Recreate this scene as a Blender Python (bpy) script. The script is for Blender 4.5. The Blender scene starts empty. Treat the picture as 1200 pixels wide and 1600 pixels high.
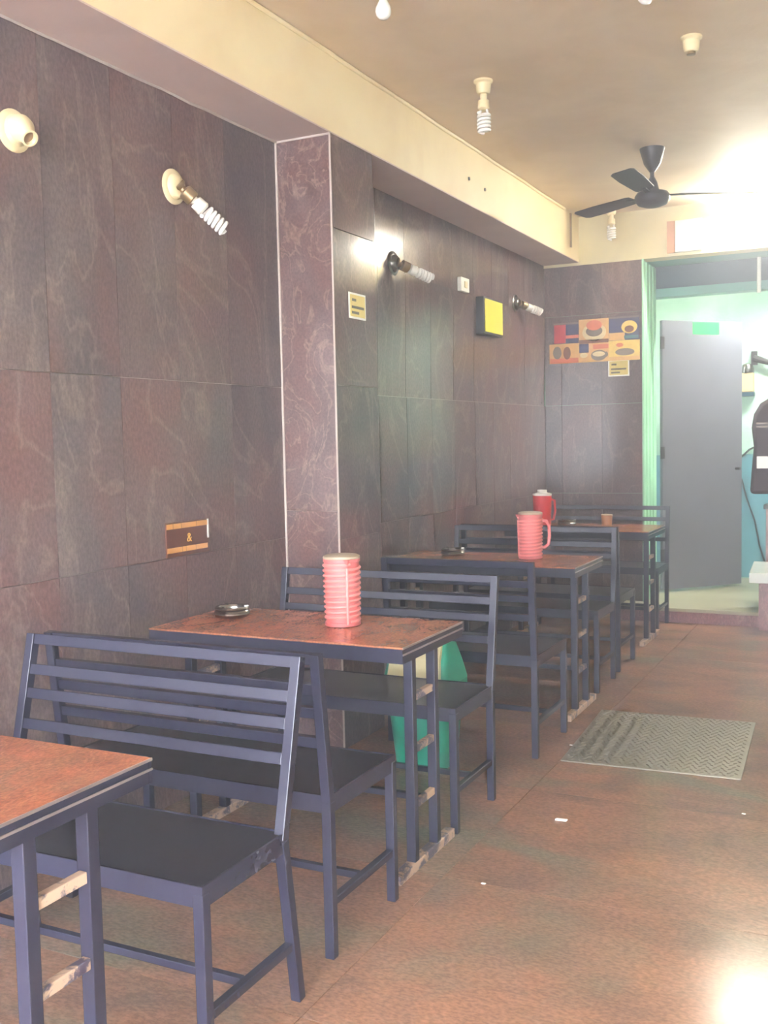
import bpy, bmesh, math, random
from mathutils import Vector, Matrix
random.seed(7)
S = bpy.context.scene
COL = S.collection
V = Vector

# ------------------------------------------------------------------ camera
F_PX, YAW, PITCH, ROLL = 1605.0, math.radians(26.5), math.radians(4.03), math.radians(-1.226)
fwd = V((-math.sin(YAW) * math.cos(PITCH), math.cos(YAW) * math.cos(PITCH), -math.sin(PITCH)))
rgt = V((math.cos(YAW), math.sin(YAW), 0))
upv = rgt.cross(fwd)
r2 = rgt * math.cos(ROLL) + upv * math.sin(ROLL)
u2 = upv * math.cos(ROLL) - rgt * math.sin(ROLL)
cd = bpy.data.cameras.new('camera')
cd.sensor_fit = 'VERTICAL'; cd.sensor_height = 24.0; cd.lens = 24.0 * F_PX / 1600.0
cd.clip_start = 0.05; cd.clip_end = 100
cam = bpy.data.objects.new('camera', cd); COL.objects.link(cam)
cam.matrix_world = Matrix(((r2.x, u2.x, -fwd.x, 0), (r2.y, u2.y, -fwd.y, 0), (r2.z, u2.z, -fwd.z, 1.42), (0, 0, 0, 1)))
S.camera = cam

# ------------------------------------------------------------------ daylight through the open shop front, exposure
W = bpy.data.worlds.new('daylight'); S.world = W; W.use_nodes = True
bg = W.node_tree.nodes['Background']
bg.inputs[0].default_value = (0.86, 0.90, 1.0, 1); bg.inputs[1].default_value = 7.0
S.view_settings.view_transform = 'Standard'; S.view_settings.look = 'None'
S.view_settings.exposure = 2.78; S.view_settings.gamma = 1.0; S.view_settings.use_curve_mapping = False
S.cycles.use_denoising = True; S.cycles.use_adaptive_sampling = True; S.cycles.adaptive_threshold = 0.04
S.cycles.max_bounces = 7; S.cycles.diffuse_bounces = 4; S.cycles.glossy_bounces = 4
S.cycles.sample_clamp_indirect = 6.0
HAZE = 0.05
TUBE_FRONT, FILL_REAR = 190.0, 230.0

# ------------------------------------------------------------------ materials
def lin(r, g, b):
    f = lambda c: (c / 255 / 12.92) if c / 255 <= 0.04045 else ((c / 255 + 0.055) / 1.055) ** 2.4
    return (f(r), f(g), f(b), 1)

def nmat(name):
    m = bpy.data.materials.new(name); m.use_nodes = True
    nt = m.node_tree
    return m, nt, nt.nodes['Principled BSDF']

def N(nt, t, **kw):
    n = nt.nodes.new(t)
    for k, v in kw.items():
        if k.startswith('_'): n.inputs[k[1:].replace('_', ' ')].default_value = v
        else: setattr(n, k, v)
    return n

def coords(nt, scale=(1, 1, 1), rnd=True):
    tc = N(nt, 'ShaderNodeTexCoord'); mp = N(nt, 'ShaderNodeMapping')
    mp.inputs['Scale'].default_value = scale
    if rnd:
        oi = N(nt, 'ShaderNodeObjectInfo'); mul = N(nt, 'ShaderNodeVectorMath', operation='SCALE')
        cx = N(nt, 'ShaderNodeCombineXYZ')
        nt.links.new(oi.outputs['Random'], cx.inputs[0]); nt.links.new(oi.outputs['Random'], cx.inputs[2])
        mul.inputs['Scale'].default_value = 37.0
        nt.links.new(cx.outputs[0], mul.inputs[0]); nt.links.new(mul.outputs[0], mp.inputs['Location'])
    nt.links.new(tc.outputs['Object'], mp.inputs['Vector'])
    return mp.outputs[0]

def ramp(nt, fac, stops):
    r = N(nt, 'ShaderNodeValToRGB'); e = r.color_ramp.elements
    while len(e) < len(stops): e.new(0.5)
    for i, (p, c) in enumerate(stops): e[i].position = p; e[i].color = c
    nt.links.new(fac, r.inputs[0]); return r.outputs[0]

def mix(nt, fac, a, b, mode='MIX'):
    m = N(nt, 'ShaderNodeMix', data_type='RGBA', blend_type=mode)
    for s, v in ((m.inputs[0], fac), (m.inputs[6], a), (m.inputs[7], b)):
        if isinstance(v, (int, float, tuple)): s.default_value = v
        else: nt.links.new(v, s)
    return m.outputs[2]

def noise(nt, vec, scale, detail=4, rough=0.55, dist=0.0):
    n = N(nt, 'ShaderNodeTexNoise'); n.inputs['Scale'].default_value = scale; n.inputs['Detail'].default_value = detail
    n.inputs['Roughness'].default_value = rough; n.inputs['Distortion'].default_value = dist
    nt.links.new(vec, n.inputs['Vector']); return n.outputs['Fac']

def bump(nt, bs, h, strength, dist=0.01):
    b = N(nt, 'ShaderNodeBump'); b.inputs['Strength'].default_value = strength; b.inputs['Distance'].default_value = dist
    nt.links.new(h, b.inputs['Height']); nt.links.new(b.outputs[0], bs.inputs['Normal'])

def granite(name, dark, mid, red, vein, rough=0.12, stretch=(1, 1, 0.55), vein_amt=0.5, scale=1.0, patch=(0.42, 0.7), spec=0.5):
    m, nt, bs = nmat(name)
    v = coords(nt, stretch)
    a = noise(nt, v, 3.2 * scale, 6, 0.6, 0.8)
    c1 = ramp(nt, a, [(0.3, dark), (0.62, mid)])
    b = noise(nt, v, 1.7 * scale, 4, 0.55, 1.2)
    fb = ramp(nt, b, [(patch[0], (0, 0, 0, 1)), (patch[1], (1, 1, 1, 1))])
    c2 = mix(nt, fb, c1, red)
    w = noise(nt, v, 2.1 * scale, 3, 0.5, 2.4)
    fv = ramp(nt, w, [(0.47, (0, 0, 0, 1)), (0.5, (vein_amt,) * 3 + (1,)), (0.53, (0, 0, 0, 1))])
    c3 = mix(nt, fv, c2, vein)
    s = noise(nt, v, 90, 2, 0.6)
    fs = ramp(nt, s, [(0.35, (0.72, 0.72, 0.74, 1)), (0.68, (1.2, 1.18, 1.18, 1))])
    c4 = mix(nt, 1.0, c3, fs, 'MULTIPLY')
    nt.links.new(c4, bs.inputs['Base Color'])
    rr = N(nt, 'ShaderNodeMapRange'); rr.inputs['To Min'].default_value = rough * 0.7; rr.inputs['To Max'].default_value = rough * 1.5
    nt.links.new(a, rr.inputs[0]); nt.links.new(rr.outputs[0], bs.inputs['Roughness'])
    bs.inputs['Specular IOR Level'].default_value = spec
    return m

def plain(name, col, rough=0.5, metal=0.0, var=0.12, scale=8.0, bmp=0.0, spec=0.5, trans=0.0):
    m, nt, bs = nmat(name)
    v = coords(nt)
    n = noise(nt, v, scale, 4)
    d = tuple(c * (1 - var) for c in col[:3]) + (1,); l = tuple(min(1, c * (1 + var)) for c in col[:3]) + (1,)
    nt.links.new(ramp(nt, n, [(0.3, d), (0.7, l)]), bs.inputs['Base Color'])
    bs.inputs['Roughness'].default_value = rough; bs.inputs['Metallic'].default_value = metal
    bs.inputs['Specular IOR Level'].default_value = spec
    if trans: bs.inputs['Transmission Weight'].default_value = trans
    if bmp: bump(nt, bs, noise(nt, v, scale * 6, 4), bmp, 0.004)
    return m

def worn(name, paint, bare, lo, hi, rough=0.35):
    m, nt, bs = nmat(name)
    v = coords(nt)
    n = noise(nt, v, 14, 6, 0.7, 0.5)
    f = ramp(nt, n, [(lo, (0, 0, 0, 1)), (hi, (1, 1, 1, 1))])
    p = noise(nt, v, 40, 3)
    base = mix(nt, p, tuple(c * 0.8 for c in paint[:3]) + (1,), tuple(c * 1.25 for c in paint[:3]) + (1,))
    nt.links.new(mix(nt, f, base, bare), bs.inputs['Base Color'])
    rr = N(nt, 'ShaderNodeMapRange'); rr.inputs['To Min'].default_value = rough; rr.inputs['To Max'].default_value = 0.8
    nt.links.new(f, rr.inputs[0]); nt.links.new(rr.outputs[0], bs.inputs['Roughness'])
    return m

def emis(name, col, s):
    m, nt, bs = nmat(name)
    bs.inputs['Base Color'].default_value = (0.9, 0.9, 0.9, 1)
    bs.inputs['Emission Color'].default_value = col; bs.inputs['Emission Strength'].default_value = s
    return m

def plaster(name, col, rough=0.65, stain=None, bmp=0.25, spec=0.3):
    m, nt, bs = nmat(name)
    v = coords(nt, rnd=False)
    n = noise(nt, v, 1.6, 5, 0.6, 0.4)
    st = stain or tuple(c * 0.82 for c in col[:3]) + (1,)
    nt.links.new(ramp(nt, n, [(0.36, st), (0.6, col)]), bs.inputs['Base Color'])
    bs.inputs['Roughness'].default_value = rough; bs.inputs['Specular IOR Level'].default_value = spec
    bump(nt, bs, noise(nt, v, 22, 5, 0.6), bmp, 0.006)
    return m

M = {}
M['wall'] = granite('polished_brown_granite', lin(86, 75, 78), lin(116, 102, 100), lin(122, 90, 86), lin(176, 156, 142), 0.12, vein_amt=0.26, scale=0.8)
M['pillar'] = granite('swirled_mauve_granite', lin(92, 74, 74), lin(120, 98, 96), lin(116, 84, 80), lin(166, 140, 126), 0.14, stretch=(1, 1, 0.8), vein_amt=0.6, scale=2.1)
M['floor'] = granite('red_brown_floor_granite', lin(126, 102, 86), lin(168, 124, 98), lin(130, 122, 102), lin(142, 124, 104), 0.17, spec=0.16, stretch=(0.7, 1.2, 1), vein_amt=0.25, scale=0.9, patch=(0.5, 0.72))
M['joint'] = plain('grey_joint_filler', lin(112, 98, 92), 0.8)
M['ceiling'] = plaster('cream_ceiling_distemper', lin(230, 208, 178), 0.6, lin(218, 194, 162))
M['beam'] = plaster('cream_beam_paint', lin(244, 226, 184), 0.5, lin(234, 212, 170), 0.12)
M['soffit'] = plaster('mauve_soffit_paint', lin(212, 188, 178), 0.55, lin(200, 176, 168), 0.12)
M['upper'] = plaster('cream_wall_paint', lin(228, 214, 168), 0.5, bmp=0.1)
M['right'] = plaster('pale_wall_paint', lin(206, 216, 200), 0.5, bmp=0.1)
M['edge'] = plain('pale_mortar_edge', lin(190, 176, 166), 0.8)
M['paint'] = worn('dark_slate_enamel', lin(42, 42, 58), lin(170, 150, 140), 0.74, 0.78, 0.27)
M['seat'] = worn('black_laminate_seat', lin(38, 36, 42), lin(150, 140, 140), 0.735, 0.77, 0.32)
M['footbar'] = worn('worn_footbar_paint', lin(74, 66, 84), lin(196, 166, 140), 0.44, 0.52, 0.4)
M['strip'] = plain('aluminium_edging', lin(176, 164, 160), 0.3, 0.7)
M['table'] = granite('orange_brown_tabletop', lin(138, 84, 58), lin(184, 112, 78), lin(146, 108, 80), lin(196, 138, 96), 0.2, stretch=(1.6, 1, 1), vein_amt=0.4, scale=2.4, patch=(0.5, 0.75))
M['steel'] = plain('brushed_steel', lin(138, 134, 130), 0.24, 1.0, 0.08)
M['pink'] = plain('salmon_pink_plastic', lin(206, 104, 102), 0.4, 0, 0.05)
M['pinkrib'] = plain('pale_pink_plastic', lin(236, 138, 132), 0.35, 0, 0.04)
M['lid'] = plain('dusty_tan_lid', lin(176, 160, 136), 0.5)
M['red'] = plain('bright_red_plastic', lin(214, 48, 50), 0.3, 0, 0.05)
M['white'] = plain('white_plastic', lin(232, 228, 218), 0.4, 0, 0.04)
M['cream'] = plain('cream_bakelite', lin(226, 208, 164), 0.4, 0, 0.06)
M['brass'] = plain('brassy_holder', lin(150, 126, 92), 0.35, 0.6)
M['cfl'] = plain('white_glass_tube', lin(236, 232, 226), 0.2, 0, 0.03)
M['bulb'] = plain('frosted_bulb_glass', lin(236, 234, 228), 0.12, 0, 0.02)
M['fan'] = plain('dark_brown_fan_enamel', lin(34, 28, 34), 0.45, 0.0, 0.1)
M['black'] = plain('black_plastic', lin(34, 34, 38), 0.4)
M['yellow'] = plain('yellow_board', lin(232, 222, 52), 0.5, 0, 0.05)
M['yelpaper'] = plain('faded_yellow_paper', lin(222, 200, 110), 0.6, 0, 0.06)
M['ink'] = plain('dark_ink', lin(90, 82, 60), 0.6)
M['signbrown'] = plain('brown_sign_board', lin(104, 62, 50), 0.45)
M['signband'] = plain('orange_sign_band', lin(222, 160, 92), 0.5)
M['amp'] = plain('yellow_sign_lettering', lin(236, 190, 90), 0.5)
M['green'] = plain('green_bin_plastic', lin(36, 158, 128), 0.4, 0, 0.08)
M['flap'] = plain('cream_bin_flap', lin(232, 220, 170), 0.4, 0, 0.05)
M['sticker'] = plain('bright_green_sticker', lin(24, 200, 84), 0.5)
M['mint'] = plaster('mint_textured_wallpaper', lin(198, 226, 208), 0.5, lin(168, 204, 182), 1.0)
M['jamb'] = plaster('mint_jamb_paint', lin(168, 222, 186), 0.45, bmp=0.1)
M['teal'] = plaster('teal_dado_paint', lin(104, 160, 172), 0.45, bmp=0.1)
M['lintel'] = plaster('dark_teal_board_paint', lin(44, 78, 92), 0.45, bmp=0.1)
M['lintel2'] = plaster('sea_green_batten_paint', lin(110, 170, 160), 0.45, bmp=0.1)
M['door'] = plain('slate_grey_door_laminate', lin(112, 112, 122), 0.45, 0, 0.08, 3)
M['dark'] = plain('dark_iron', lin(52, 48, 50), 0.5, 0.3)
M['plate'] = plain('worn_checker_steel', lin(134, 128, 114), 0.38, 0.6, 0.15)
M['tread'] = plain('polished_tread_steel', lin(152, 146, 132), 0.32, 0.75, 0.12)
M['marble'] = plain('white_marble_slab', lin(214, 216, 208), 0.2, 0, 0.08)
M['stepstone'] = plain('pale_green_step_stone', lin(164, 160, 134), 0.35, 0, 0.08, 3)
M['pinkstone'] = granite('pink_granite_cladding', lin(120, 86, 88), lin(156, 112, 112), lin(140, 96, 96), lin(180, 150, 140), 0.2, scale=2)
M['shirt'] = plain('charcoal_cloth', lin(66, 58, 66), 0.9)
M['paper'] = plain('white_paper', lin(244, 244, 240), 0.7, 0, 0.02)
M['tan'] = plain('tan_box_plastic', lin(206, 180, 132), 0.5)
M['amber'] = plain('tan_ceramic', lin(190, 140, 104), 0.4)
M['pave'] = plain('grey_pavement', lin(150, 146, 140), 0.9)
for k, c in (('fred', lin(196, 60, 66)), ('fnavy', lin(62, 62, 104)), ('fsand', lin(226, 176, 104)), ('forange', lin(224, 120, 84)),
             ('fcream', lin(232, 210, 160)), ('fteal', lin(70, 130, 128)), ('fyel', lin(236, 200, 96)), ('fgrey', lin(130, 116, 104)), ('fbrown', lin(130, 78, 56))):
    M[k] = plain('poster_' + k[1:], c, 0.35, 0, 0.08, 20)
M['lamp_front'] = emis('lit_tube_glass', (1.0, 0.97, 0.88, 1), TUBE_FRONT)
M['added_lamp_rear'] = emis('added_tube_glass_rear', (0.97, 1.0, 0.98, 1), FILL_REAR)

# ------------------------------------------------------------------ mesh builder
class MB:
    def __init__(s): s.v = []; s.f = []
    def add(s, vs, fs):
        o = len(s.v); s.v += [tuple(x) for x in vs]; s.f += [tuple(o + i for i in f) for f in fs]; return s
    def box(s, a, b):
        (x0, y0, z0), (x1, y1, z1) = a, b
        return s.add([(x0, y0, z0), (x1, y0, z0), (x1, y1, z0), (x0, y1, z0), (x0, y0, z1), (x1, y0, z1), (x1, y1, z1), (x0, y1, z1)],
                     [(3, 2, 1, 0), (4, 5, 6, 7), (0, 1, 5, 4), (1, 2, 6, 5), (2, 3, 7, 6), (3, 0, 4, 7)])
    def bar(s, p, q, w, h, up=(0, 0, 1)):          # box beam from p to q; w across, h along up
        p, q = V(p), V(q); d = (q - p).normalized(); up = V(up)
        r = d.cross(up)
        if r.length < 1e-4: r = d.cross(V((1, 0, 0)))
        r.normalize(); u = r.cross(d).normalized()
        r *= w / 2; u *= h / 2
        vs = [p - r - u, p + r - u, p + r + u, p - r + u, q - r - u, q + r - u, q + r + u, q - r + u]
        return s.add(vs, [(0, 1, 2, 3), (7, 6, 5, 4), (4, 5, 1, 0), (5, 6, 2, 1), (6, 7, 3, 2), (7, 4, 0, 3)])
    def lathe(s, prof, c=(0, 0, 0), axis=(0, 0, 1), n=24):   # prof: (radius, height)
        a = V(axis).normalized(); t = a.orthogonal().normalized(); b = a.cross(t); c = V(c)
        vs = []; fs = []
        for (r, h) in prof:
            for i in range(n):
                an = 2 * math.pi * i / n
                vs.append(c + a * h + (t * math.cos(an) + b * math.sin(an)) * max(r, 1e-5))
        for j in range(len(prof) - 1):
            for i in range(n):
                k = (i + 1) % n
                fs.append((j * n + i, j * n + k, (j + 1) * n + k, (j + 1) * n + i))
        fs.append(tuple(reversed(range(n)))); fs.append(tuple(range((len(prof) - 1) * n, len(prof) * n)))
        return s.add(vs, fs)
    def tube(s, pts, r, n=8):
        pts = [V(p) for p in pts]; vs = []; fs = []; t = None
        for i, p in enumerate(pts):
            d = (pts[min(i + 1, len(pts) - 1)] - pts[max(i - 1, 0)]).normalized()
            t = d.orthogonal().normalized() if t is None else (t - d * t.dot(d)).normalized()
            b = d.cross(t); rr = r[i] if isinstance(r, (list, tuple)) else r
            for k in range(n):
                an = 2 * math.pi * k / n
                vs.append(p + (t * math.cos(an) + b * math.sin(an)) * rr)
        for i in range(len(pts) - 1):
            for k in range(n):
                l = (k + 1) % n
                fs.append((i * n + k, i * n + l, (i + 1) * n + l, (i + 1) * n + k))
        fs.append(tuple(reversed(range(n)))); fs.append(tuple(range((len(pts) - 1) * n, len(pts) * n)))
        return s.add(vs, fs)
    def prism(s, poly, a, b, fn):                  # polygon swept between two offsets; fn(u, v, w) -> xyz
        n = len(poly)
        vs = [fn(u, v, a) for u, v in poly] + [fn(u, v, b) for u, v in poly]
        fs = [tuple(range(n)), tuple(reversed(range(n, 2 * n)))] + [(i, i + n, (i + 1) % n + n, (i + 1) % n) for i in range(n)]
        return s.add(vs, fs)
    def build(s, name, mat, parent=None, smooth=False, bevel=0.0, loc=None):
        me = bpy.data.meshes.new(name); me.from_pydata(s.v, [], s.f); me.validate()
        bm = bmesh.new(); bm.from_mesh(me); bmesh.ops.recalc_face_normals(bm, faces=bm.faces); bm.to_mesh(me); bm.free()
        me.materials.append(M[mat] if isinstance(mat, str) else mat)
        o = bpy.data.objects.new(name, me); COL.objects.link(o)
        if parent: o.parent = parent
        if loc: o.location = loc
        if smooth:
            for p in me.polygons: p.use_smooth = True
            try: me.set_sharp_from_angle(angle=math.radians(40))
            except Exception: pass
        if bevel:
            b = o.modifiers.new('bevel', 'BEVEL'); b.width = bevel; b.segments = 2; b.limit_method = 'ANGLE'
        return o

def tag(o, label, cat=None, group=None, kind=None):
    o['label'] = label
    if cat: o['category'] = cat
    if group: o['group'] = group
    if kind: o['kind'] = kind
    return o
def root(name, loc, label, cat, group=None, kind=None, rot=None):
    o = bpy.data.objects.new(name, None); COL.objects.link(o); o.location = loc; o.empty_display_size = 0.05
    if rot: o.rotation_euler = rot
    return tag(o, label, cat, group, kind)

# ------------------------------------------------------------------ room shell
XW, XP, XR = -2.54, -2.252, 1.35          # left wall, pillar / beam face, right wall
YF, YE = -2.6, 8.05                       # shop front, end wall
ZB, ZC = 2.782, 3.128                     # beam underside, ceiling
PY0, PY1 = 4.065, 4.475                   # pillar

floor = tag(MB().box((XW - 0.12, YF, -0.12), (XR + 0.1, YE + 0.1, -0.006)).build('floor', 'joint'), 'polished red brown granite slab floor of the eatery', kind='structure')
ys = [-2.6, -1.515, -0.615, 0.285, 1.185, 2.085, 2.985, 3.885, 4.785, 5.685, 6.585, 7.485, YE + 0.1]
xs = [XW - 0.1, -1.30, -0.05, XR + 0.1]
for i in range(len(ys) - 1):
    for j in range(3):
        cx, cy = (xs[j] + xs[j + 1]) / 2, (ys[i] + ys[i + 1]) / 2
        hx, hy = (xs[j + 1] - xs[j]) / 2 - 0.0015, (ys[i + 1] - ys[i]) / 2 - 0.0015
        o = MB().box((-hx, -hy, -0.02), (hx, hy, 0.0)).build('slab', 'floor', floor, loc=(cx, cy, random.uniform(-0.0006, 0)))
        o.rotation_euler = (random.uniform(-1, 1) * 0.0006, random.uniform(-1, 1) * 0.0006, 0)

def clad(parent, fn, us, rows, mat, normal_rot, gap=0.0012, tilt=0.003, th=0.016, lean=None):
    """granite slabs on a wall: fn(u, z) -> world centre on the face, normal_rot turns local +Y(-) facing slab to the wall"""
    for k in range(len(rows) - 1):
        for i in range(len(us) - 1):
            hu, hz = abs(us[i + 1] - us[i]) / 2 - gap, (rows[k + 1] - rows[k]) / 2 - gap
            m = MB().box((-hu, -th, -hz), (hu, 0, hz))
            o = m.build('tile', mat, parent, loc=fn((us[i] + us[i + 1]) / 2, (rows[k] + rows[k + 1]) / 2))
            o.rotation_euler = ((lean[k] if lean else 0) + random.uniform(-1, 1) * tilt * 0.6, 0, normal_rot + random.uniform(-1, 1) * tilt)

# left wall: solid backing with granite tiles
wl = tag(MB().box((XW - 0.16, YF, -0.1), (XW - 0.014, YE + 0.2, ZC)).build('wall_left', 'edge'), 'left wall clad in polished brown granite tiles', kind='structure')
LROWS = [0.0, 0.974, 1.669, ZB]
lus = [-2.6, -2.05, -1.45, -0.85, -0.25, 0.35, 0.95, 1.42, 1.77, 2.12, 2.255, 2.61, 2.96, 3.31, 3.66, 4.068]
clad(wl, lambda u, z: (XW, u, z), lus, LROWS, 'wall', -math.pi / 2)
aus = [4.46, 4.70, 5.06, 5.42, 5.78, 6.14, 6.50, 6.85, 7.20, 7.55, YE + 0.01]
clad(wl, lambda u, z: (XW, u, z), aus, [0.0, 0.96, 1.662, 2.366, ZB], 'wall', -math.pi / 2, tilt=0.004, lean=[0, 0, -0.018, 0.0])

# pillar
pil = tag(MB().box((XW - 0.02, PY0 + 0.014, -0.05), (XP - 0.014, PY1 - 0.002, ZB)).build('wall_pillar', 'edge'), 'granite clad pillar projecting from the left wall', kind='structure')
clad(pil, lambda u, z: (u, PY0, z), [XW + 0.001, XP], [0.0, 1.1, ZB - 0.003], 'pillar', math.pi, tilt=0.001)
clad(pil, lambda u, z: (XP, u, z), [PY0 + 0.001, PY1], [0.0, 0.97, 1.67, 2.366, ZB - 0.003], 'wall', -math.pi / 2, tilt=0.002, lean=[0, 0, 0, 0.02])
tag(MB().bar((XP - 0.004, PY0 - 0.001, 0), (XP - 0.004, PY0 - 0.001, ZB), 0.008, 0.004, (0, 1, 0)).build('corner_bead', 'edge', pil), 'pale mortar line on the pillar corner')
MB().bar((XW + 0.004, PY0 - 0.002, 0), (XW + 0.004, PY0 - 0.002, ZB), 0.010, 0.005, (0, 1, 0)).build('mortar_joint', 'edge', pil)

# end wall (left of the doorway)
XJ = -1.757
we = tag(MB().box((XW - 0.02, YE + 0.014, -0.05), (XJ - 0.002, 8.5, 2.757)).build('wall_end', 'jamb'), 'granite clad end wall left of the doorway', kind='structure')
clad(we, lambda u, z: (u, YE, z), [XW + 0.002, -2.40, -2.075, XJ], [0.0, 0.96, 1.662, 2.366, 2.757], 'wall', math.pi, tilt=0.002)
tag(MB().box((XJ - 0.002, YE + 0.004, 0), (XJ + 0.012, 8.5, 2.745)).build('reveal', 'jamb', we), 'mint painted doorway reveal')
tag(MB().box((XJ - 0.001, YE - 0.012, 0), (XJ + 0.012, YE + 0.01, 2.757)).build('corner_trim', 'jamb', we), 'pale green corner trim')
for k in range(3):
    MB().bar((XJ + 0.016, 8.12 + 0.12 * k, 0.15), (XJ + 0.016, 8.12 + 0.12 * k, 2.74), 0.012, 0.012).build('reveal_rib', 'jamb', we)
# upper end wall
wu = tag(MB().box((XW - 0.1, YE, 2.757), (XR + 0.1, YE + 0.16, ZC)).build('wall_end_upper', 'upper'), 'bright cream upper end wall over the doorway', kind='structure')
# lintel board behind the upper wall
lt = tag(MB().box((XJ - 0.02, 8.5, 2.582), (XR, 8.62, 2.9)).build('trim_1', 'lintel'), 'dark teal board across the top of the doorway', kind='structure')
MB().box((XJ - 0.02, 8.49, 2.515), (XR, 8.63, 2.581)).build('batten', 'lintel2', lt)
MB().box((XJ - 0.02, YE + 0.16, 2.757), (XR, 8.5, 2.775)).build('underside_board', 'lintel2', lt)
tag(MB().lathe([(0.016, 0), (0.016, 0.27)], (-0.955, 8.46, 2.487), n=10).build('conduit', 'white', lt, True), 'white conduit pipe')

# ceiling, beam
ce = tag(MB().box((XW - 0.1, YF, ZC), (XR + 0.1, YE + 0.16, ZC + 0.12)).build('ceiling', 'ceiling'), 'cream distempered ceiling with faint stains', kind='structure')
bmx = MB(); bmx.box((XW - 0.1, YF, ZB + 0.002), (XP, YE + 0.02, ZC + 0.02))
be = tag(bmx.build('trim_2', 'beam'), 'cream ceiling beam running along the left wall', kind='structure')
MB().box((XW, YF + 0.01, ZB - 0.004), (XP - 0.001, YE, ZB + 0.004)).build('soffit', 'soffit', be)
pts = []
y = YF
while y < PY0:
    pts.append((XW + 0.004 + random.uniform(0, 0.006), y, ZB - 0.004 - random.uniform(0, 0.004))); y += 0.09
MB().tube(pts, 0.006, 6).build('mortar_line', 'edge', be)
MB().bar((XW, PY0 - 0.002, ZB - 0.006), (XP, PY0 - 0.002, ZB - 0.006), 0.006, 0.012).build('mortar_line', 'edge', be)
for yy, zz in ((5.72, 2.93), (5.98, 2.92)):
    MB().lathe([(0.011, 0), (0.009, 0.006)], (XP, yy, zz), (1, 0, 0), 10).build('plug_hole', 'dark', be)
pts = [(XP + 0.008, YF + 0.05 + i * 0.3, ZC - 0.012 + 0.002 * math.sin(i * 2.1)) for i in range(35)]
tag(MB().tube(pts, 0.009, 8).build('wiring_conduit', 'beam', None, True), 'thin cream wiring conduit along the beam and ceiling corner', 'conduit')
tag(MB().box((XP - 0.001, 7.80, 2.86), (XP + 0.012, 7.822, 3.115)).build('cable_drop', 'brass'), 'short brown cable strip down the beam end', 'cable')

# right wall, shop front header, pavement outside
tag(MB().box((XR, YF, -0.1), (XR + 0.12, 10.2, ZC)).build('wall_right', 'right'), 'pale painted right wall', kind='structure')
tag(MB().box((XW - 0.1, YF - 0.12, 2.75), (XR + 0.1, YF, ZC)).build('wall_front', 'right'), 'header over the open shop front', kind='structure')
tag(MB().box((-9, YF - 7, -0.2), (9, YF, -0.12)).build('pavement', 'pave'), 'grey pavement outside the shop front', kind='structure')

# ------------------------------------------------------------------ back room
br = tag(MB().box((-2.7, 9.72, 0), (XR, 9.84, 2.95)).build('wall_back', 'mint'), 'mint textured wall of the back room', kind='structure')
tag(MB().box((-2.7, 9.705, 0.11), (XR, 9.722, 1.22)).build('dado', 'teal', br), 'teal painted dado')
tag(MB().box((-2.8, 8.5, 0), (-2.66, 9.84, 2.95)).build('wall_back_left', 'mint'), 'mint side wall of the back room', kind='structure')
tag(MB().box((-2.8, 8.5, 2.95), (XR, 9.84, 3.05)).build('ceiling_back', 'upper'), 'back room ceiling', kind='structure')
tag(MB().box((-2.8, YE + 0.1, -0.1), (XR, 9.84, 0.10)).build('floor_back', 'stepstone'), 'raised pale stone floor of the back room', kind='structure')
st = tag(MB().box((-1.90, 7.82, 0), (-0.87, 8.16, 0.085)).build('door_step', 'pinkstone'), 'pale stone step below the doorway', kind='structure')
MB().box((-1.90, 7.80, 0.085), (-0.87, 8.16, 0.112)).build('tread', 'stepstone', st, bevel=0.004)

# door, swung inwards
dr = root('door_1', (-1.735, 8.64, 0.112), 'slate grey door ajar into the mint back room', None, kind='structure', rot=(0, 0, math.radians(46.5)))
MB().box((0, -0.018, 0.01), (0.80, 0.018, 2.235)).build('panel', 'door', dr, bevel=0.003)
for z in (0.25, 1.1, 2.0):
    h = MB().box((-0.02, -0.03, z), (0.015, -0.016, z + 0.10)).build('hinge', 'dark', dr)
tag(MB().box((0.30, -0.0205, 2.125), (0.56, -0.018, 2.225)).build('sticker', 'sticker', dr), 'bright green sticker at the door top')
MB().lathe([(0.012, 0), (0.012, 0.05)], (0.74, -0.018, 1.0), (0, -1, 0), 10).build('handle', 'dark', dr)

# small fittings on the back wall
wb = root('water_filter', (-1.185, 9.70, 1.77), 'small tan box with grey domed cap beside the door on mint wall', 'box')
MB().box((-0.055, -0.09, 0), (0.055, 0.005, 0.17)).build('body', 'tan', wb, bevel=0.008)
MB().lathe([(0.058, 0), (0.056, 0.04), (0.042, 0.075), (0.0, 0.09)], (0, -0.04, 0.17), n=20).build('cap', 'steel', wb, True)
MB().box((-0.06, -0.095, -0.035), (0.06, 0.005, 0)).build('tray', 'lintel', wb)
pf = root('wall_bracket', (-1.13, 9.70, 2.03), 'dark tapered bracket arm on the mint wall right of the door', 'bracket')
MB().box((-0.025, -0.03, -0.02), (0.025, 0.01, 0.10)).build('plate', 'dark', pf)
MB().tube([(0, -0.03, 0.04), (0.08, -0.05, 0.01), (0.16, -0.06, -0.02), (0.26, -0.06, -0.04)], [0.03, 0.026, 0.022, 0.02], 8).build('arm', 'dark', pf, True)
MB().lathe([(0.022, 0), (0.03, 0.03), (0.0, 0.05)], (0.24, -0.06, -0.05), (0, 0, -1), 12).build('bulb_holder', 'steel', pf, True)
tag(MB().tube([(-1.235, 9.69, 1.20), (-1.17, 9.69, 1.26), (-1.09, 9.69, 1.30), (-0.9, 9.69, 1.36)], 0.009, 6).build('black_cable', 'black', None, True), 'upper black cable slanting across the teal dado', 'cable')
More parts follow.
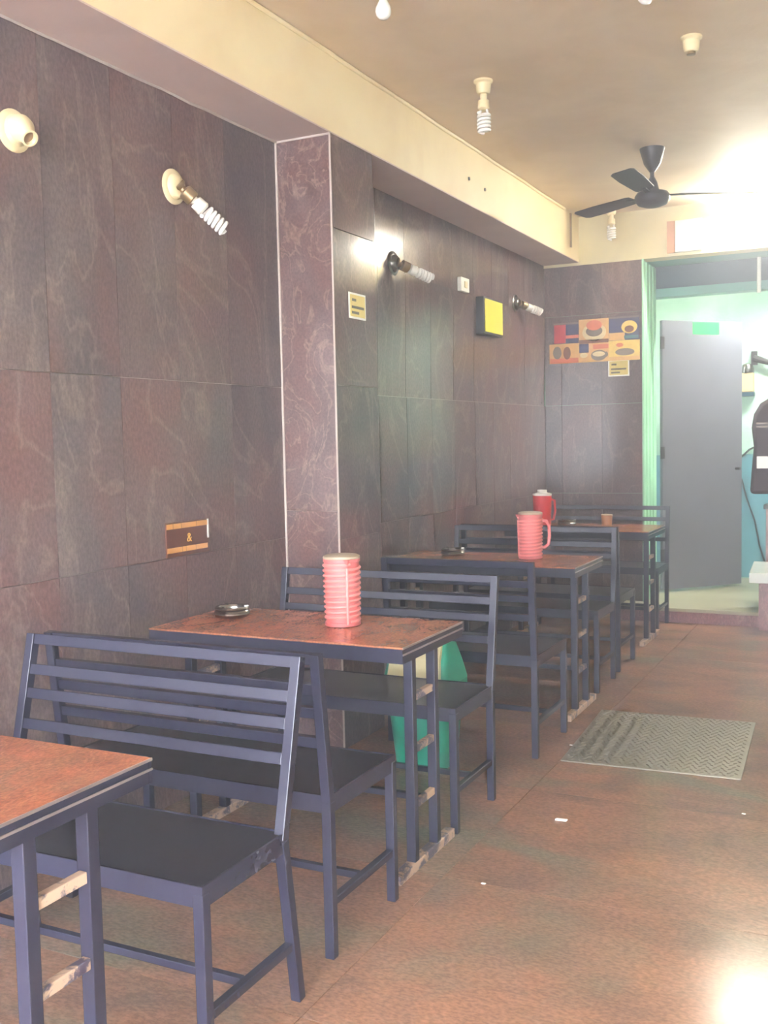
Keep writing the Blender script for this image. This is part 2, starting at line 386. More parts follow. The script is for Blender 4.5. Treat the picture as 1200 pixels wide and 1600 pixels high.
tag(MB().tube([(-1.235, 9.69, 1.0), (-1.19, 9.69, 0.82), (-1.12, 9.69, 0.62), (-1.08, 9.69, 0.40), (-1.02, 9.69, 0.2)], 0.008, 6).build('black_cable', 'black', None, True), 'lower black cable drooping over the teal dado', 'cable')

# low counter wall and stone ledge at the right edge
lc = tag(MB().box((-0.88, 8.3, 0.1), (XR, 8.45, 0.83)).build('wall_counter', 'pinkstone'), 'low pink granite counter wall right of the doorway', kind='structure')
MB().box((-0.895, 8.27, 0.83), (XR, 8.48, 0.862)).build('coping', 'dark', lc)
lg = root('stone_ledge', (-0.5, 7.85, 0), 'low white marble topped ledge right of the step', 'ledge')
MB().prism([(-0.41, -0.30), (0.5, -0.30), (0.5, 0.40), (-0.46, 0.40)], 0.36, 0.432, lambda u, v, w: (u, v, w)).build('slab', 'marble', lg, bevel=0.004)
MB().box((-0.362, -0.15, 0), (0.48, 0.38, 0.36)).build('base', 'pinkstone', lg)

# dark shirt on a hanger
sh = root('hanging_shirt', (-0.72, 8.2, 0.95), 'charcoal shirt with a white patch hanging at the right edge', 'shirt')
prof = [(-0.262, 0.0), (-0.25, 0.18), (-0.235, 0.36), (-0.252, 0.50), (-0.236, 0.60), (-0.19, 0.68), (-0.10, 0.735), (-0.06, 0.75), (0.06, 0.75), (0.10, 0.735), (0.19, 0.68), (0.236, 0.60), (0.252, 0.50), (0.235, 0.36), (0.25, 0.18), (0.262, 0.0)]
o = MB().prism(prof, -0.05, 0.05, lambda u, v, w: (u, w, v)).build('cloth', 'shirt', sh, True, bevel=0.03)
MB().box((-0.21, -0.054, 0.195), (-0.06, -0.049, 0.285)).build('patch', 'paper', sh)
for z in (0.50, 0.525): MB().box((-0.215, -0.053, z), (-0.06, -0.049, z + 0.012)).build('print_line', 'fgrey', sh)
MB().tube([(0, 0, 0.74), (0, 0, 0.85), (0.01, 0.1, 1.2), (0, 0.26, 1.54), (0, 0.29, 1.57)], 0.004, 6).build('hook_wire', 'dark', sh)

# ------------------------------------------------------------------ light fittings
def tube_lamp(name, c, L, mat, label):
    t = root(name, c, label, 'lamp')
    MB().box((-L / 2 - 0.03, 0.0, -0.03), (L / 2 + 0.03, 0.05, 0.03)).build('batten', 'white', t, bevel=0.004)
    MB().lathe([(0.014, 0), (0.014, L)], (-L / 2, -0.035, 0), (1, 0, 0), 14).build('tube', mat, t, True)
    for sx in (-1, 1):
        MB().box((sx * (L / 2 + 0.012) - 0.012, -0.055, -0.022), (sx * (L / 2 + 0.012) + 0.012, 0.0, 0.022)).build('end_cap', 'white', t)
tube_lamp('tube_light', (-0.85, 8.0, 3.06), 0.6, 'lamp_front', 'lit tube light high on the end wall at right edge')
tube_lamp('tube_light', (-0.62, 8.85, 2.90), 0.6, 'added_lamp_rear', 'added unseen tube light brightening the back room, behind the dark teal board')  # unseen lamp, added so the back room reads bright

def basis(d):
    d = V(d).normalized(); t = d.orthogonal().normalized(); return d, t, d.cross(t)
def spiral(c, d, r, L, turns, tr):
    d, t, b = basis(d); c = V(c); n = int(turns * 14); P = []
    for i in range(n + 1):
        a = 2 * math.pi * turns * i / n
        P.append(c + d * (L * i / n) + (t * math.cos(a) + b * math.sin(a)) * r)
    P.append(c + d * (L + tr) + (t * math.cos(a) + b * math.sin(a)) * r * 0.4)
    P.append(c + d * (L + tr))
    return MB().tube(P, tr, 7)
def cfl(parent, c, d, s=1.0):
    d = V(d).normalized(); c = V(c)
    q = MB().lathe([(0.014 * s, 0), (0.014 * s, 0.018 * s), (0.023 * s, 0.022 * s), (0.025 * s, 0.055 * s), (0.018 * s, 0.062 * s)], c, d, 18).build('bulb_base', 'white', parent, True)
    g = spiral(c + d * 0.066 * s, d, 0.021 * s, 0.082 * s, 5, 0.0068 * s).build('spiral_tube', 'cfl', parent, True)

def wall_lamp(y, z, d, label, bulb=True, dull=False, length=0.05):
    t = root('wall_lamp', (XW, y, z), label, 'lamp', 'lamps along the left wall')
    k = 'steel' if dull else 'cream'
    MB().lathe([(0.068, 0), (0.068, 0.006), (0.061, 0.012), (0.050, 0.013), (0.044, 0.026), (0.032, 0.036), (0.0, 0.038)], (0, 0, 0), (1, 0, 0), 28).build('base', k, t, True)
    d = V(d).normalized(); p = V((0.03, 0.0, 0.0))
    if not bulb:
        MB().lathe([(0.046, 0), (0.045, 0.02), (0.033, 0.045), (0.027, 0.06), (0.027, 0.078), (0.021, 0.078), (0.020, 0.055)], p - d * 0.012, d, 24).build('holder', 'cream', t, True)
        MB().lathe([(0.0195, 0), (0.0195, 0.002)], p + d * 0.046, d, 18).build('socket', 'brass', t, True)
        return
    MB().lathe([(0.030, 0), (0.028, 0.010), (0.016, 0.020), (0.016, 0.030)], p - d * 0.005, d, 18).build('swivel_neck', 'brass', t, True)
    q = p + d * 0.024
    MB().lathe([(0.020, 0), (0.030, 0.006), (0.030, length - 0.004), (0.026, length), (0.020, length), (0.020, length - 0.03)], q, d, 20).build('holder', 'brass', t, True)
    cfl(t, q + d * (length - 0.014), d, 1.16)
wall_lamp(2.495, 2.43, (0.74, -0.16, -0.56), 'empty cream wall lamp holder at the upper left edge', False)
wall_lamp(3.307, 2.422, (0.50, 0.52, -0.66), 'cream wall lamp with spiral bulb on the near granite wall')
wall_lamp(5.27, 2.405, (0.5, 0.72, -0.30), 'wall lamp with spiral bulb against the bright glare past the pillar', True, True)
wall_lamp(7.34, 2.405, (0.42, 0.80, -0.22), 'farthest wall lamp with spiral bulb near the end corner', True, True)

def ceiling_lamp(x, y, label, kind):
    t = root('ceiling_lamp', (x, y, ZC), label, 'lamp', 'lamp holders on the ceiling')
    MB().lathe([(0.046, 0), (0.046, 0.008), (0.036, 0.016), (0.034, 0.05), (0.028, 0.062), (0.022, 0.064)], (0, 0, 0), (0, 0, -1), 24).build('holder', 'cream', t, True)
    if kind == 'cfl': 
        MB().lathe([(0.016, 0), (0.016, 0.03), (0.026, 0.034), (0.028, 0.07), (0.018, 0.078)], (0, 0, -0.06), (0, 0, -1), 18).build('bulb_base', 'cream', t, True)
        for a in (0, math.pi): MB().tube([(0.014 * math.cos(a), 0.014 * math.sin(a), -0.13), (0.020 * math.cos(a), 0.020 * math.sin(a), -0.158)], 0.006, 7).build('tube_leg', 'cfl', t, True)
        spiral((0, 0, -0.152), (0, 0, -1), 0.027, 0.088, 5, 0.0078).build('spiral_tube', 'cfl', t, True)
    elif kind == 'bulb':
        MB().lathe([(0.013, 0), (0.013, 0.012), (0.020, 0.026), (0.028, 0.042), (0.030, 0.056), (0.026, 0.072), (0.015, 0.083), (0.0, 0.086)], (0, 0, -0.055), (0, 0, -1), 22).build('glass_bulb', 'bulb', t, True)
        MB().lathe([(0.014, 0), (0.014, 0.016)], (0, 0, -0.052), (0, 0, -1), 14).build('bulb_cap', 'brass', t, True)
    else:
        MB().lathe([(0.020, 0), (0.019, 0.012), (0.012, 0.013)], (0, 0, -0.062), (0, 0, -1), 18).build('socket', 'brass', t, True)
ceiling_lamp(-1.735, 3.564, 'ceiling lamp with a round frosted bulb, nearest left', 'bulb')
ceiling_lamp(-0.837, 3.91, 'ceiling lamp with a round bulb cut by the top edge', 'bulb')
ceiling_lamp(-0.813, 4.706, 'empty cream lamp holder on the ceiling, right', 'none')
ceiling_lamp(-1.793, 4.763, 'ceiling lamp with a white spiral bulb in mid ceiling', 'cfl')
ceiling_lamp(-1.93, 7.80, 'far ceiling lamp with spiral bulb behind the fan blade', 'cfl')

# ceiling fan
fn = root('ceiling_fan', (-1.33, 6.38, ZC), 'dark three bladed ceiling fan hanging before the end wall', 'fan')
MB().lathe([(0.075, 0), (0.07, 0.02), (0.05, 0.09), (0.022, 0.13), (0.016, 0.14)], (0, 0, 0), (0, 0, -1), 24).build('canopy', 'fan', fn, True)
MB().lathe([(0.013, 0), (0.013, 0.1)], (0, 0, -0.12), (0, 0, -1), 12).build('down_rod', 'fan', fn, True)
MB().lathe([(0.016, 0), (0.03, 0.03), (0.042, 0.08), (0.05, 0.09)], (0, 0, -0.17), (0, 0, -1), 20).build('lower_canopy', 'fan', fn, True)
MB().lathe([(0.04, 0), (0.09, 0.01), (0.104, 0.03), (0.104, 0.055), (0.085, 0.08), (0.04, 0.095), (0.0, 0.098)], (0, 0, -0.25), (0, 0, -1), 32).build('motor', 'fan', fn, True)
for an in (-93, 27, 147):
    a = math.radians(an); e = V((math.cos(a), math.sin(a), 0)); t = V((-math.sin(a), math.cos(a), 0))
    m = MB(); m.bar(e * 0.08 + V((0, 0, -0.275)), e * 0.20 + V((0, 0, -0.272)), 0.03, 0.006)
    b = m.build('blade_arm', 'fan', fn)
    prof = [(0.15, -0.045), (0.17, -0.055), (0.45, -0.068), (0.62, -0.066), (0.645, -0.05), (0.645, 0.05), (0.62, 0.066), (0.45, 0.068), (0.17, 0.055), (0.15, 0.045)]
    MB().prism(prof, -0.272, -0.268, lambda u, v, w: tuple(e * u + t * v + V((0, 0, w + v * 0.16)))).build('blade', 'fan', fn)

# white panel box on the upper end wall
pb = root('wall_panel', (-1.45, YE, 2.78), 'white panel box with pink side strip on the upper end wall', 'panel')
MB().box((-0.055, -0.03, 0), (0.14, 0.0, 0.235)).build('board', 'white', pb, bevel=0.003)
MB().box((-0.115, -0.025, 0), (-0.056, 0.0, 0.235)).build('side_strip', 'amber', pb)

# ------------------------------------------------------------------ things on the walls
sw = root('switch_box', (XW, 6.29, 2.41), 'small white switch box on the alcove wall', 'switch')
MB().box((0, -0.07, -0.045), (0.03, 0.07, 0.045)).build('box', 'white', sw, bevel=0.004)
MB().box((0.03, -0.02, -0.02), (0.036, 0.02, 0.02)).build('rocker', 'cream', sw)
yb = root('yellow_board', (XW, 6.72, 2.24), 'yellow faced notice board with thick black frame on the alcove wall', 'notice')
MB().box((0, -0.185, -0.125), (0.06, 0.185, 0.125)).build('frame', 'black', yb, bevel=0.004)
MB().box((0.058, -0.165, -0.108), (0.064, 0.175, 0.112)).build('face', 'yellow', yb)

def yellow_notice(loc, w, h, facing, label):
    t = root('yellow_notice', loc, label, 'notice', 'yellow paper notices', rot=(0, 0, facing))
    MB().box((-w / 2, -0.003, -h / 2), (w / 2, 0.0, h / 2)).build('border', 'paper', t)
    MB().box((-w * 0.44, -0.0045, -h * 0.42), (w * 0.44, -0.002, h * 0.42)).build('sheet', 'yelpaper', t)
    for (a, b, z) in ((-0.34, -0.1, 0.22), (-0.36, 0.36, -0.06), (-0.36, 0.06, -0.27)):
        MB().box((w * a, -0.0055, h * (z - 0.05)), (w * b, -0.004, h * (z + 0.05))).build('print_line', 'ink', t)
yellow_notice((XP + 0.002, 4.277, 2.04), 0.165, 0.118, math.pi / 2, 'faded yellow notice on the pillar side')
yellow_notice((-1.94, YE - 0.003, 1.938), 0.165, 0.128, 0, 'small yellow notice below the food poster')

# brown sign
bs_ = root('brown_sign', (XW + 0.001, 3.318, 1.045), 'brown sign with orange bands and an ampersand on the near wall', 'sign', rot=(0, 0, math.pi / 2))
MB().box((-0.137, -0.006, -0.068), (0.137, 0.0, 0.068)).build('board', 'signbrown', bs_)
def segs(z, h, items):
    x = -0.135
    for w in items:
        MB().box((x, -0.0075, z), (x + w - 0.004, -0.0055, z + h)).build('lettering_band', 'signband', bs_); x += w
segs(0.042, 0.020, [0.042, 0.052, 0.098, 0.076])
segs(-0.052, 0.020, [0.098, 0.024, 0.064, 0.080])
MB().box((0.127, -0.0078, -0.012), (0.137, -0.0056, 0.066)).build('peeled_edge', 'paper', bs_)
fc = bpy.data.curves.new('ampersand', 'FONT'); fc.body = '&'; fc.size = 0.052; fc.align_x = 'CENTER'; fc.align_y = 'CENTER'; fc.extrude = 0.0008
to = bpy.data.objects.new('tmp', fc); COL.objects.link(to)
me = bpy.data.meshes.new_from_object(to.evaluated_get(bpy.context.evaluated_depsgraph_get())); bpy.data.objects.remove(to)
me.materials.clear(); me.materials.append(M['amp'])
am = bpy.data.objects.new('ampersand', me); COL.objects.link(am); am.parent = bs_
am.rotation_euler = (math.pi / 2, 0, 0); am.location = (0.006, -0.0075, 0.0)

# food poster: six printed panels on one board
po = root('food_poster', (-2.13, YE - 0.002, 2.15), 'poster of six food and coffee pictures on the end wall', 'poster')
def pan(u0, v0, u1, v1, mat, d=0.0, name='picture'):
    return MB().box((u0, -0.008 - d, v0), (u1, 0.0 - d, v1)).build(name, mat, po)
def disc(par, u, v, ru, rv, mat, d, name, n=20):
    return MB().prism([(u + ru * math.cos(2 * math.pi * k / n), v + rv * math.sin(2 * math.pi * k / n)) for k in range(n)], -0.0095 - d, -0.0078 - d, lambda a, b, w: (a, w, b)).build(name, mat, par)
def patch(par, u0, v0, u1, v1, mat, d, name):
    return MB().box((u0, -0.0095 - d, v0), (u1, -0.0078 - d, v1)).build(name, mat, par)
a = pan(-0.33, 0.0, -0.123, 0.165, 'fnavy'); patch(a, -0.325, 0.005, -0.23, 0.15, 'fred', 0, 'red_drink'); patch(a, -0.23, 0.04, -0.125, 0.065, 'forange', 0, 'stripe'); patch(a, -0.33, 0.15, -0.123, 0.165, 'fgrey', 0.0005, 'border_strip')
b = pan(-0.123, -0.01, 0.115, 0.18, 'fsand', 0.002); disc(b, 0.0, 0.075, 0.095, 0.07, 'fcream', 0.002, 'plate'); disc(b, 0.0, 0.085, 0.066, 0.042, 'fgrey', 0.003, 'filling'); disc(b, 0.0, 0.13, 0.062, 0.04, 'forange', 0.0035, 'bun'); patch(b, -0.12, -0.008, 0.113, 0.02, 'fbrown', 0.002, 'base_strip')
c = pan(0.115, 0.0, 0.35, 0.185, 'fnavy'); patch(c, 0.117, 0.002, 0.24, 0.06, 'fsand', 0, 'biscuit'); disc(c, 0.275, 0.10, 0.062, 0.05, 'fyel', 0.0005, 'saucer'); disc(c, 0.275, 0.085, 0.036, 0.026, 'fbrown', 0.001, 'coffee'); patch(c, 0.235, 0.012, 0.345, 0.035, 'fteal', 0.001, 'band'); patch(c, 0.117, 0.17, 0.348, 0.184, 'fgrey', 0.0005, 'border_strip')
d_ = pan(-0.365, -0.155, -0.123, 0.0, 'fsand', 0.001); patch(d_, -0.36, -0.153, -0.128, -0.115, 'forange', 0.001, 'base_strip'); disc(d_, -0.30, -0.07, 0.035, 0.05, 'fgrey', 0.0015, 'glass'); disc(d_, -0.22, -0.075, 0.03, 0.05, 'fbrown', 0.0015, 'cup')
e_ = pan(-0.123, -0.155, 0.115, -0.008, 'fsand'); patch(e_, -0.121, -0.08, -0.045, -0.01, 'fnavy', 0, 'dark_corner'); disc(e_, -0.085, -0.10, 0.03, 0.02, 'fcream', 0.0005, 'small_cup'); patch(e_, -0.01, -0.055, 0.112, -0.02, 'forange', 0, 'caption_strip'); disc(e_, 0.035, -0.105, 0.062, 0.042, 'fgrey', 0.0005, 'large_cup'); disc(e_, 0.035, -0.095, 0.05, 0.02, 'fcream', 0.001, 'foam'); disc(e_, 0.095, -0.10, 0.014, 0.02, 'fgrey', 0.0008, 'cup_handle')
f_ = pan(0.115, -0.155, 0.355, 0.0, 'fyel', 0.001); disc(f_, 0.24, -0.09, 0.075, 0.028, 'fgrey', 0.001, 'dish'); patch(f_, 0.117, -0.153, 0.353, -0.125, 'fsand', 0.001, 'base_strip'); disc(f_, 0.20, -0.035, 0.028, 0.016, 'forange', 0.001, 'mark')

# ------------------------------------------------------------------ benches
def bench(x0, x1, y_front, y_back, lean, label, kick=0.0, dz=0.0):
    """seat from y_front to y_back; back rises at y_back and leans out by `lean`"""
    s = 1 if y_back > y_front else -1
    cx, cy = (x0 + x1) / 2, (y_front + y_back) / 2
    t = root('slatted_bench', (cx, cy, 0), label, 'bench', 'dark slatted benches along the wall')
    L, D = (x1 - x0) / 2, abs(y_back - y_front) / 2
    w = 0.028; zs = 0.45
    P = lambda x, v, z: (x, s * v, z)              # v: -D front .. +D back
    # seat board inside an angle frame
    m = MB().box((-L + 0.006, -D + 0.006, zs - 0.012), (L - 0.006, D - 0.006, zs + 0.004)); m.build('seat', 'seat', t, bevel=0.002)
    for v in (-D + 0.005, D - 0.005):
        MB().box((-L + 0.002, s * v - 0.003, zs - 0.042), (L - 0.002, s * v + 0.003, zs + 0.007)).build('seat_rail', 'paint', t)
    for x in (-L + 0.005, L - 0.005):
        MB().box((x - 0.003, -D + 0.009, zs - 0.042), (x + 0.003, D - 0.009, zs + 0.007)).build('seat_rail', 'paint', t)
    for x in (-L + w / 2, L - w / 2):
        MB().bar(P(x, -D + w / 2, 0), P(x, -D + w / 2, zs - 0.012), w, w, (0, 1, 0)).build('leg', 'paint', t, bevel=0.002)
        MB().bar(P(x, D - w / 2 + kick, 0), P(x, D - w / 2, zs - 0.012), w, w, (0, 1, 0)).build('leg', 'paint', t, bevel=0.002)
        MB().bar(P(x, D - w / 2, zs - 0.012), P(x, D - w / 2 + lean, 0.877 + dz), w, w, (0, 1, 0)).build('back_post', 'paint', t, bevel=0.002)
        MB().bar(P(x, -D + w, 0.155), P(x, D - w + kick * 0.6, 0.155), 0.022, 0.022).build('side_stretcher', 'footbar' if False else 'paint', t, bevel=0.002)
    MB().bar((-L + w, 0, 0.155), (L - w, 0, 0.155), 0.02, 0.02).build('long_stretcher', 'paint', t, bevel=0.002)
    for zt in (0.877 + dz, 0.793 + dz, 0.727 + dz, 0.643 + dz):
        q = (zt - 0.015 - zs) / (0.877 - zs) * lean
        MB().bar(P(-L + w, D - w / 2 + q, zt - 0.015), P(L - w, D - w / 2 + q, zt - 0.015), 0.02, 0.03, (0, s * lean, 0.43)).build('back_rail', 'paint', t, bevel=0.002)
    return t
bench(-2.265, -1.335, 1.755, 2.11, 0.105, 'nearest slatted bench, facing the brown table at lower left', 0.06)
bench(-2.33, -1.36, 2.775, 2.362, 0.045, 'slatted bench backing onto the nearest bench, facing the ribbed jug table', dz=-0.022)
bench(-2.38, -1.39, 3.325, 3.725, 0.07, 'slatted bench in front of the green bin')
bench(-2.13, -1.395, 4.73, 4.265, 0.04, 'slatted bench just behind the green bin, beside the pillar')
bench(-2.46, -1.445, 5.50, 5.895, 0.05, 'slatted bench behind the middle table')
bench(-2.46, -1.46, 6.46, 6.05, 0.035, 'slatted bench in front of the farthest table')
bench(-2.42, -1.51, 7.41, 7.80, 0.05, 'farthest slatted bench against the end wall')

# ------------------------------------------------------------------ tables
def table(x0, x1, y0, y1, label, leg_in=0.15):
    cx, cy = (x0 + x1) / 2, (y0 + y1) / 2; L, D = (x1 - x0) / 2, (y1 - y0) / 2; zt = 0.775
    t = root('dining_table', (cx, cy, 0), label, 'table', 'brown topped tables along the wall')
    MB().box((-L, -D, zt - 0.006), (L, D, zt)).build('top', 'table', t, bevel=0.001)
    for v in (-D + 0.004, D - 0.004):
        MB().box((-L, v - 0.004, zt - 0.052), (L, v + 0.004, zt - 0.0065)).build('apron', 'paint', t)
    for x in (-L + 0.004, L - 0.004):
        MB().box((x - 0.004, -D + 0.009, zt - 0.052), (x + 0.004, D - 0.009, zt - 0.0065)).build('apron', 'paint', t)
    for z0, z1 in ((-0.006, 0.0), (-0.026, -0.021)):
        MB().box((L, -D, zt + z0), (L + 0.003, D, zt + z1)).build('edge_strip', 'strip', t)
    w = 0.032; vl = D - leg_in
    for x in (-L + 0.06, L - 0.05):
        for v in (-vl, vl):
            MB().bar((x, v, 0.03), (x, v, zt - 0.02), w, w, (0, 1, 0)).build('leg', 'paint', t, bevel=0.002)
        MB().box((x - 0.018, -D + 0.02, 0), (x + 0.018, D - 0.02, 0.032)).build('foot_bar', 'footbar', t, bevel=0.003)
        for z in (0.575, 0.40, 0.215):
            MB().bar((x, -vl + w / 2, z), (x, vl - w / 2, z), 0.02, 0.024).build('cross_bar', 'footbar', t, bevel=0.002)
        MB().bar((x, -D + 0.008, zt - 0.035), (x, D - 0.008, zt - 0.035), 0.03, 0.03).build('bearer', 'paint', t)
    MB().bar((-L + 0.06, 0, 0.215), (L - 0.05, 0, 0.215), 0.02, 0.02).build('long_stretcher', 'paint', t)
    return t
table(-2.30, -1.37, 1.20, 1.645, 'orange brown table top cut by the left edge, nearest', 0.14)
table(-2.35, -1.36, 2.835, 3.325, 'brown topped table with ribbed pink jug and ashtray, second nearest', 0.155)
table(-2.46, -1.395, 4.875, 5.40, 'brown topped table in mid room with handled pink jug', 0.16)
table(-2.46, -1.455, 6.83, 7.365, 'farthest brown topped table with red flask', 0.16)

# ------------------------------------------------------------------ things on the tables
ZT = 0.775
def ashtray(x, y, label):
    t = root('ashtray', (x, y, ZT), label, 'ashtray', 'steel ashtrays')
    MB().lathe([(0.050, 0), (0.062, 0.004), (0.067, 0.014), (0.064, 0.022), (0.060, 0.027), (0.064, 0.034), (0.060, 0.041), (0.050, 0.040), (0.044, 0.030), (0.046, 0.010), (0.0, 0.006)], n=36).build('bowl', 'steel', t, True)
    MB().lathe([(0.0645, 0.020), (0.0665, 0.022), (0.0645, 0.024)], n=36).build('rim_band', 'steel', t, True)
    for k in range(3):
        a = k * 2.1 + 0.4
        MB().box((-0.008, -0.004, 0), (0.008, 0.004, 0.004)).build('cigarette_rest', 'steel', t, loc=(0.055 * math.cos(a), 0.055 * math.sin(a), 0.040)).rotation_euler = (0, 0, a)
ashtray(-2.20, 3.13, 'steel ashtray on the second nearest table')
ashtray(-2.175, 5.20, 'steel ashtray on the mid room table')
ashtray(-2.11, 7.18, 'steel ashtray on the farthest table')

def jug(x, y, label, spout, handle):
    t = root('ribbed_jug', (x, y, ZT), label, 'jug', 'ribbed pink plastic jugs')
    R0, R1, H = 0.060, 0.064, 0.235
    MB().lathe([(R0 - 0.004, 0), (R0 + 0.003, 0.003), (R0 + 0.002, 0.014), (R0 - 0.002, 0.016), (R1 - 0.002, H - 0.012), (R1 + 0.001, H - 0.01), (R1 + 0.001, H), (R1 - 0.004, H)], n=36).build('body', 'pink', t, True)
    n = 11 * 28; P = []
    for i in range(n + 1):
        f = i / n; a = f * 11 * 2 * math.pi + spout + 0.2
        r = R0 + (R1 - R0) * f - 0.0008
        P.append((r * math.cos(a), r * math.sin(a), 0.018 + f * (H - 0.035)))
    MB().tube(P, 0.0052, 6).build('spiral_rib', 'pinkrib', t, True)
    c, s_ = math.cos(spout), math.sin(spout)
    MB().tube([(R0 * c, R0 * s_, 0.01), (R1 * c, R1 * s_, H - 0.03)], 0.0055, 8).build('seam_rib', 'pinkrib', t, True)
    q = MB(); tv = V((-s_, c, 0)); ev = V((c, s_, 0)); top = V((0, 0, H))
    q.add([tuple(top + ev * (R1 - 0.004) + tv * 0.016), tuple(top + ev * (R1 - 0.004) - tv * 0.016), tuple(top + ev * (R1 + 0.013)), tuple(V((0, 0, H - 0.035)) + ev * (R1 - 0.003)), tuple(top + ev * (R1 - 0.02))], [(0, 2, 3), (2, 1, 3), (0, 4, 1, 2), (0, 3, 4), (1, 4, 3)])
    q.build('spout', 'pink', t)
    MB().lathe([(R1 - 0.001, H), (R1 + 0.0015, H + 0.003), (R1, H + 0.009), (R1 - 0.008, H + 0.013), (0.0, H + 0.015)], n=36).build('lid', 'lid', t, True)
    c, s_ = math.cos(handle), math.sin(handle)
    hp = [(R1 - 0.003, 0.20), (R1 + 0.020, 0.198), (R1 + 0.034, 0.175), (R1 + 0.036, 0.12), (R1 + 0.030, 0.075), (R1 + 0.010, 0.058), (R0 - 0.002, 0.06)]
    MB().tube([(r * c, r * s_, z) for r, z in hp], 0.009, 8).build('handle', 'pink', t, True)
jug(-1.728, 3.125, 'ribbed pink jug with vertical seam on the second nearest table', math.radians(-45), math.radians(120))
jug(-1.725, 5.19, 'ribbed pink jug with side handle on the mid room table', math.radians(200), math.radians(22))

fl = root('red_flask', (-2.23, 6.98, ZT), 'red flask with white cap on the farthest table', 'flask')
MB().lathe([(0.056, 0), (0.060, 0.005), (0.066, 0.23), (0.066, 0.236), (0.04, 0.24)], n=30).build('body', 'red', fl, True)
MB().lathe([(0.067, 0.228), (0.068, 0.24), (0.045, 0.246), (0.034, 0.25), (0.034, 0.268), (0.0, 0.27)], n=30).build('cap', 'white', fl, True)
MB().tube([(0.06, 0.005, 0.20), (0.088, 0.007, 0.195), (0.092, 0.007, 0.12), (0.08, 0.007, 0.06), (0.056, 0.005, 0.055)], 0.008, 8).build('handle', 'red', fl, True)
mg = root('tan_cup', (-1.862, 7.34, ZT), 'small tan cup on the farthest table', 'cup')
MB().lathe([(0.033, 0), (0.036, 0.004), (0.040, 0.066), (0.037, 0.068), (0.033, 0.01), (0.0, 0.008)], n=24).build('body', 'amber', mg, True)
MB().lathe([(0.038, 0.064), (0.042, 0.068), (0.038, 0.074), (0.034, 0.07)], n=24).build('rim', 'lid', mg, True)

# ------------------------------------------------------------------ green swing bin
bn = root('swing_bin', (-1.825, 4.03, 0), 'green swing top bin with cream flap behind a bench', 'bin')
def rrect(hx, hy, z, r=0.05, n=5):
    out = []
    for (sx, sy, a0) in ((1, 1, 0), (-1, 1, 90), (-1, -1, 180), (1, -1, 270)):
        for k in range(n):
            a = math.radians(a0 + 90 * k / (n - 1))
            out.append((sx * (hx - r) + r * math.cos(a), sy * (hy - r) + r * math.sin(a), z))
    return out
def loft(rings, cap=True):
    m = MB(); vs = [p for r in rings for p in r]; n = len(rings[0]); fs = []
    for j in range(len(rings) - 1):
        for i in range(n):
            fs.append((j * n + i, j * n + (i + 1) % n, (j + 1) * n + (i + 1) % n, (j + 1) * n + i))
    fs += [tuple(reversed(range(n))), tuple(range((len(rings) - 1) * n, len(rings) * n))]
    return m.add(vs, fs)
loft([rrect(0.112, 0.10, 0), rrect(0.116, 0.104, 0.01), rrect(0.148, 0.126, 0.355)]).build('body', 'green', bn, True)
loft([rrect(0.158, 0.136, 0.352), rrect(0.158, 0.136, 0.378)]).build('collar', 'green', bn, True)
hood = loft([rrect(0.154, 0.132, 0.378, 0.03), rrect(0.142, 0.10, 0.46, 0.025), rrect(0.122, 0.045, 0.575, 0.02), rrect(0.11, 0.03, 0.585, 0.02)]).build('hood', 'green', bn, True)
fl_ = MB(); a_, b_ = V((0, -0.133, 0.388)), V((0, -0.048, 0.562)); nn = V((0, -0.16, 0.1)).normalized()
pts = [a_ + V((-0.118, 0, 0)), a_ + V((0.128, 0, 0)), b_ + V((0.108, 0, 0)), b_ + V((-0.105, 0, 0))]
mid = [(pts[0] + pts[3]) / 2 + nn * 0.018, (pts[1] + pts[2]) / 2 + nn * 0.018]
q = [pts[0] + nn * 0.012, pts[1] + nn * 0.012, mid[1] + nn * 0.012, mid[0] + nn * 0.012, pts[2] + nn * 0.014, pts[3] + nn * 0.014]
q2 = [p - nn * 0.02 for p in q]
fl_.add(q + q2, [(0, 1, 2, 3), (3, 2, 4, 5), (9, 8, 7, 6), (11, 10, 8, 9), (0, 6, 7, 1), (1, 7, 8, 2), (2, 8, 10, 4), (4, 10, 11, 5), (5, 11, 9, 3), (3, 9, 6, 0)])
fl_.build('flap', 'flap', bn)

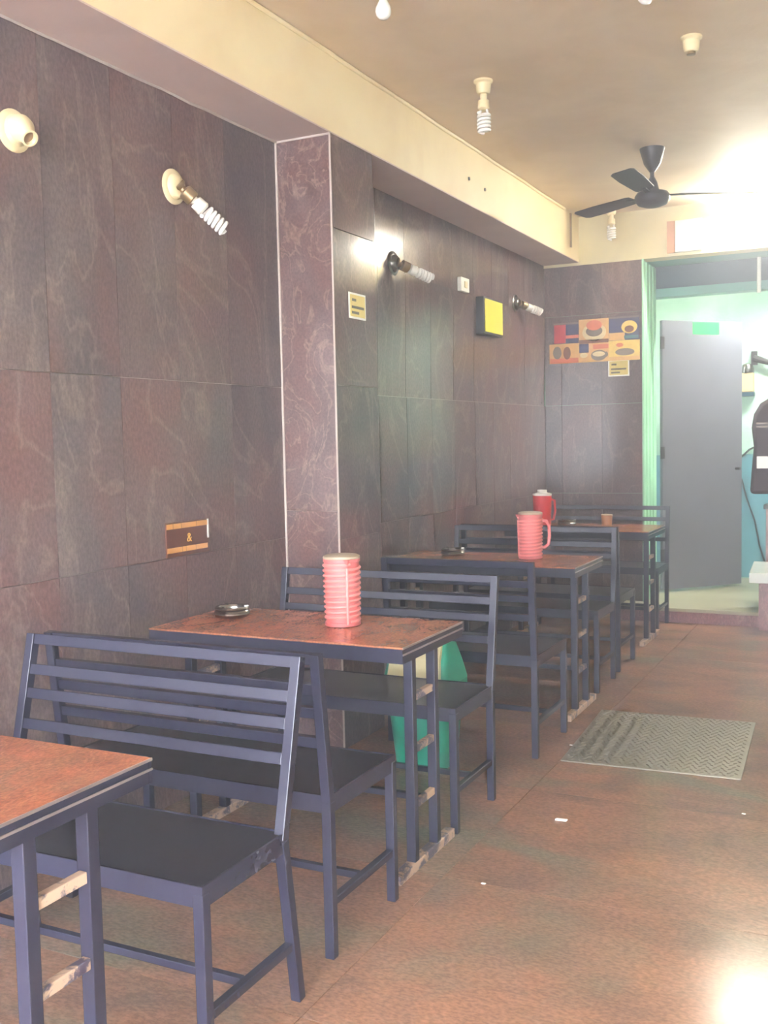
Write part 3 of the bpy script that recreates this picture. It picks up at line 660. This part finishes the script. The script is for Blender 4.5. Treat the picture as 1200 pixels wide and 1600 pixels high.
# ------------------------------------------------------------------ floor plate and litter
pt = root('checker_plate', (-0.945, 4.74, 0), 'worn steel checker plate let into the aisle floor', 'plate', rot=(0, 0, math.radians(3)))
MB().box((-0.375, -0.445, 0.0), (0.375, 0.445, 0.006)).build('sheet', 'plate', pt, bevel=0.002)
lg_ = MB(); k = 0; y = -0.42
while y < 0.43:
    x = -0.355 + (0.016 if k % 2 else 0); j = 0
    while x < 0.36:
        a = math.radians(45 if (j + k) % 2 else -45); dx, dy = math.cos(a), math.sin(a)
        L_, w_ = 0.013, 0.0045
        lg_.add([(x - dx * L_, y - dy * L_, 0.006), (x + dy * w_, y - dx * w_, 0.006), (x + dx * L_, y + dy * L_, 0.006), (x - dy * w_, y + dx * w_, 0.006), (x - dx * L_ * 0.5, y - dy * L_ * 0.5, 0.0098), (x + dx * L_ * 0.5, y + dy * L_ * 0.5, 0.0098)],
                [(0, 1, 4), (0, 4, 3), (1, 2, 5), (1, 5, 4), (2, 3, 5), (3, 4, 5)])
        x += 0.030; j += 1
    y += 0.028; k += 1
o = lg_.build('tread_pattern', 'tread', pt); o['kind'] = 'stuff'
tag(MB().prism([(-0.022, -0.006), (0.02, -0.007), (0.022, 0.006), (-0.019, 0.007)], 0.0004, 0.006, lambda u, v, w: (u, v, w + u * 0.05 + 0.0012)).build('paper_scrap', 'paper', loc=(-1.09, 3.6, 0)), 'white paper scrap on the open floor in the aisle', 'litter', 'litter on the floor')
for (x, y, l) in ((-1.318, 4.52, 'tiny white scrap at the left edge of the checker plate'), (-0.49, 3.93, 'tiny white scrap right of the checker plate'), (-1.16, 2.98, 'tiny pale crumb on the floor between table foot and paper scrap')):
    tag(MB().prism([(-0.007, -0.003), (0.006, -0.004), (0.008, 0.003), (-0.005, 0.004)], 0.0004, 0.003, lambda u, v, w: (u, v, w)).build('paper_scrap', 'paper', loc=(x, y, 0)), l, 'litter', 'litter on the floor')

# ------------------------------------------------------------------ haze volume added to imitate lens veil and bloom
hm = bpy.data.materials.new('added_veil_haze'); hm.use_nodes = True
hn = hm.node_tree; hn.nodes.clear()
vs_ = hn.nodes.new('ShaderNodeVolumeScatter'); ho = hn.nodes.new('ShaderNodeOutputMaterial')
vs_.inputs['Color'].default_value = (0.93, 0.93, 1.0, 1); vs_.inputs['Density'].default_value = HAZE; vs_.inputs['Anisotropy'].default_value = 0.5
hn.links.new(vs_.outputs[0], ho.inputs['Volume'])
hz = MB().box((XW - 0.35, YF - 0.3, -0.3), (XR + 0.35, 10.3, ZC + 0.3)).build('haze', hm)
tag(hz, 'thin haze volume added to veil the view of the eatery', 'haze', kind='stuff')
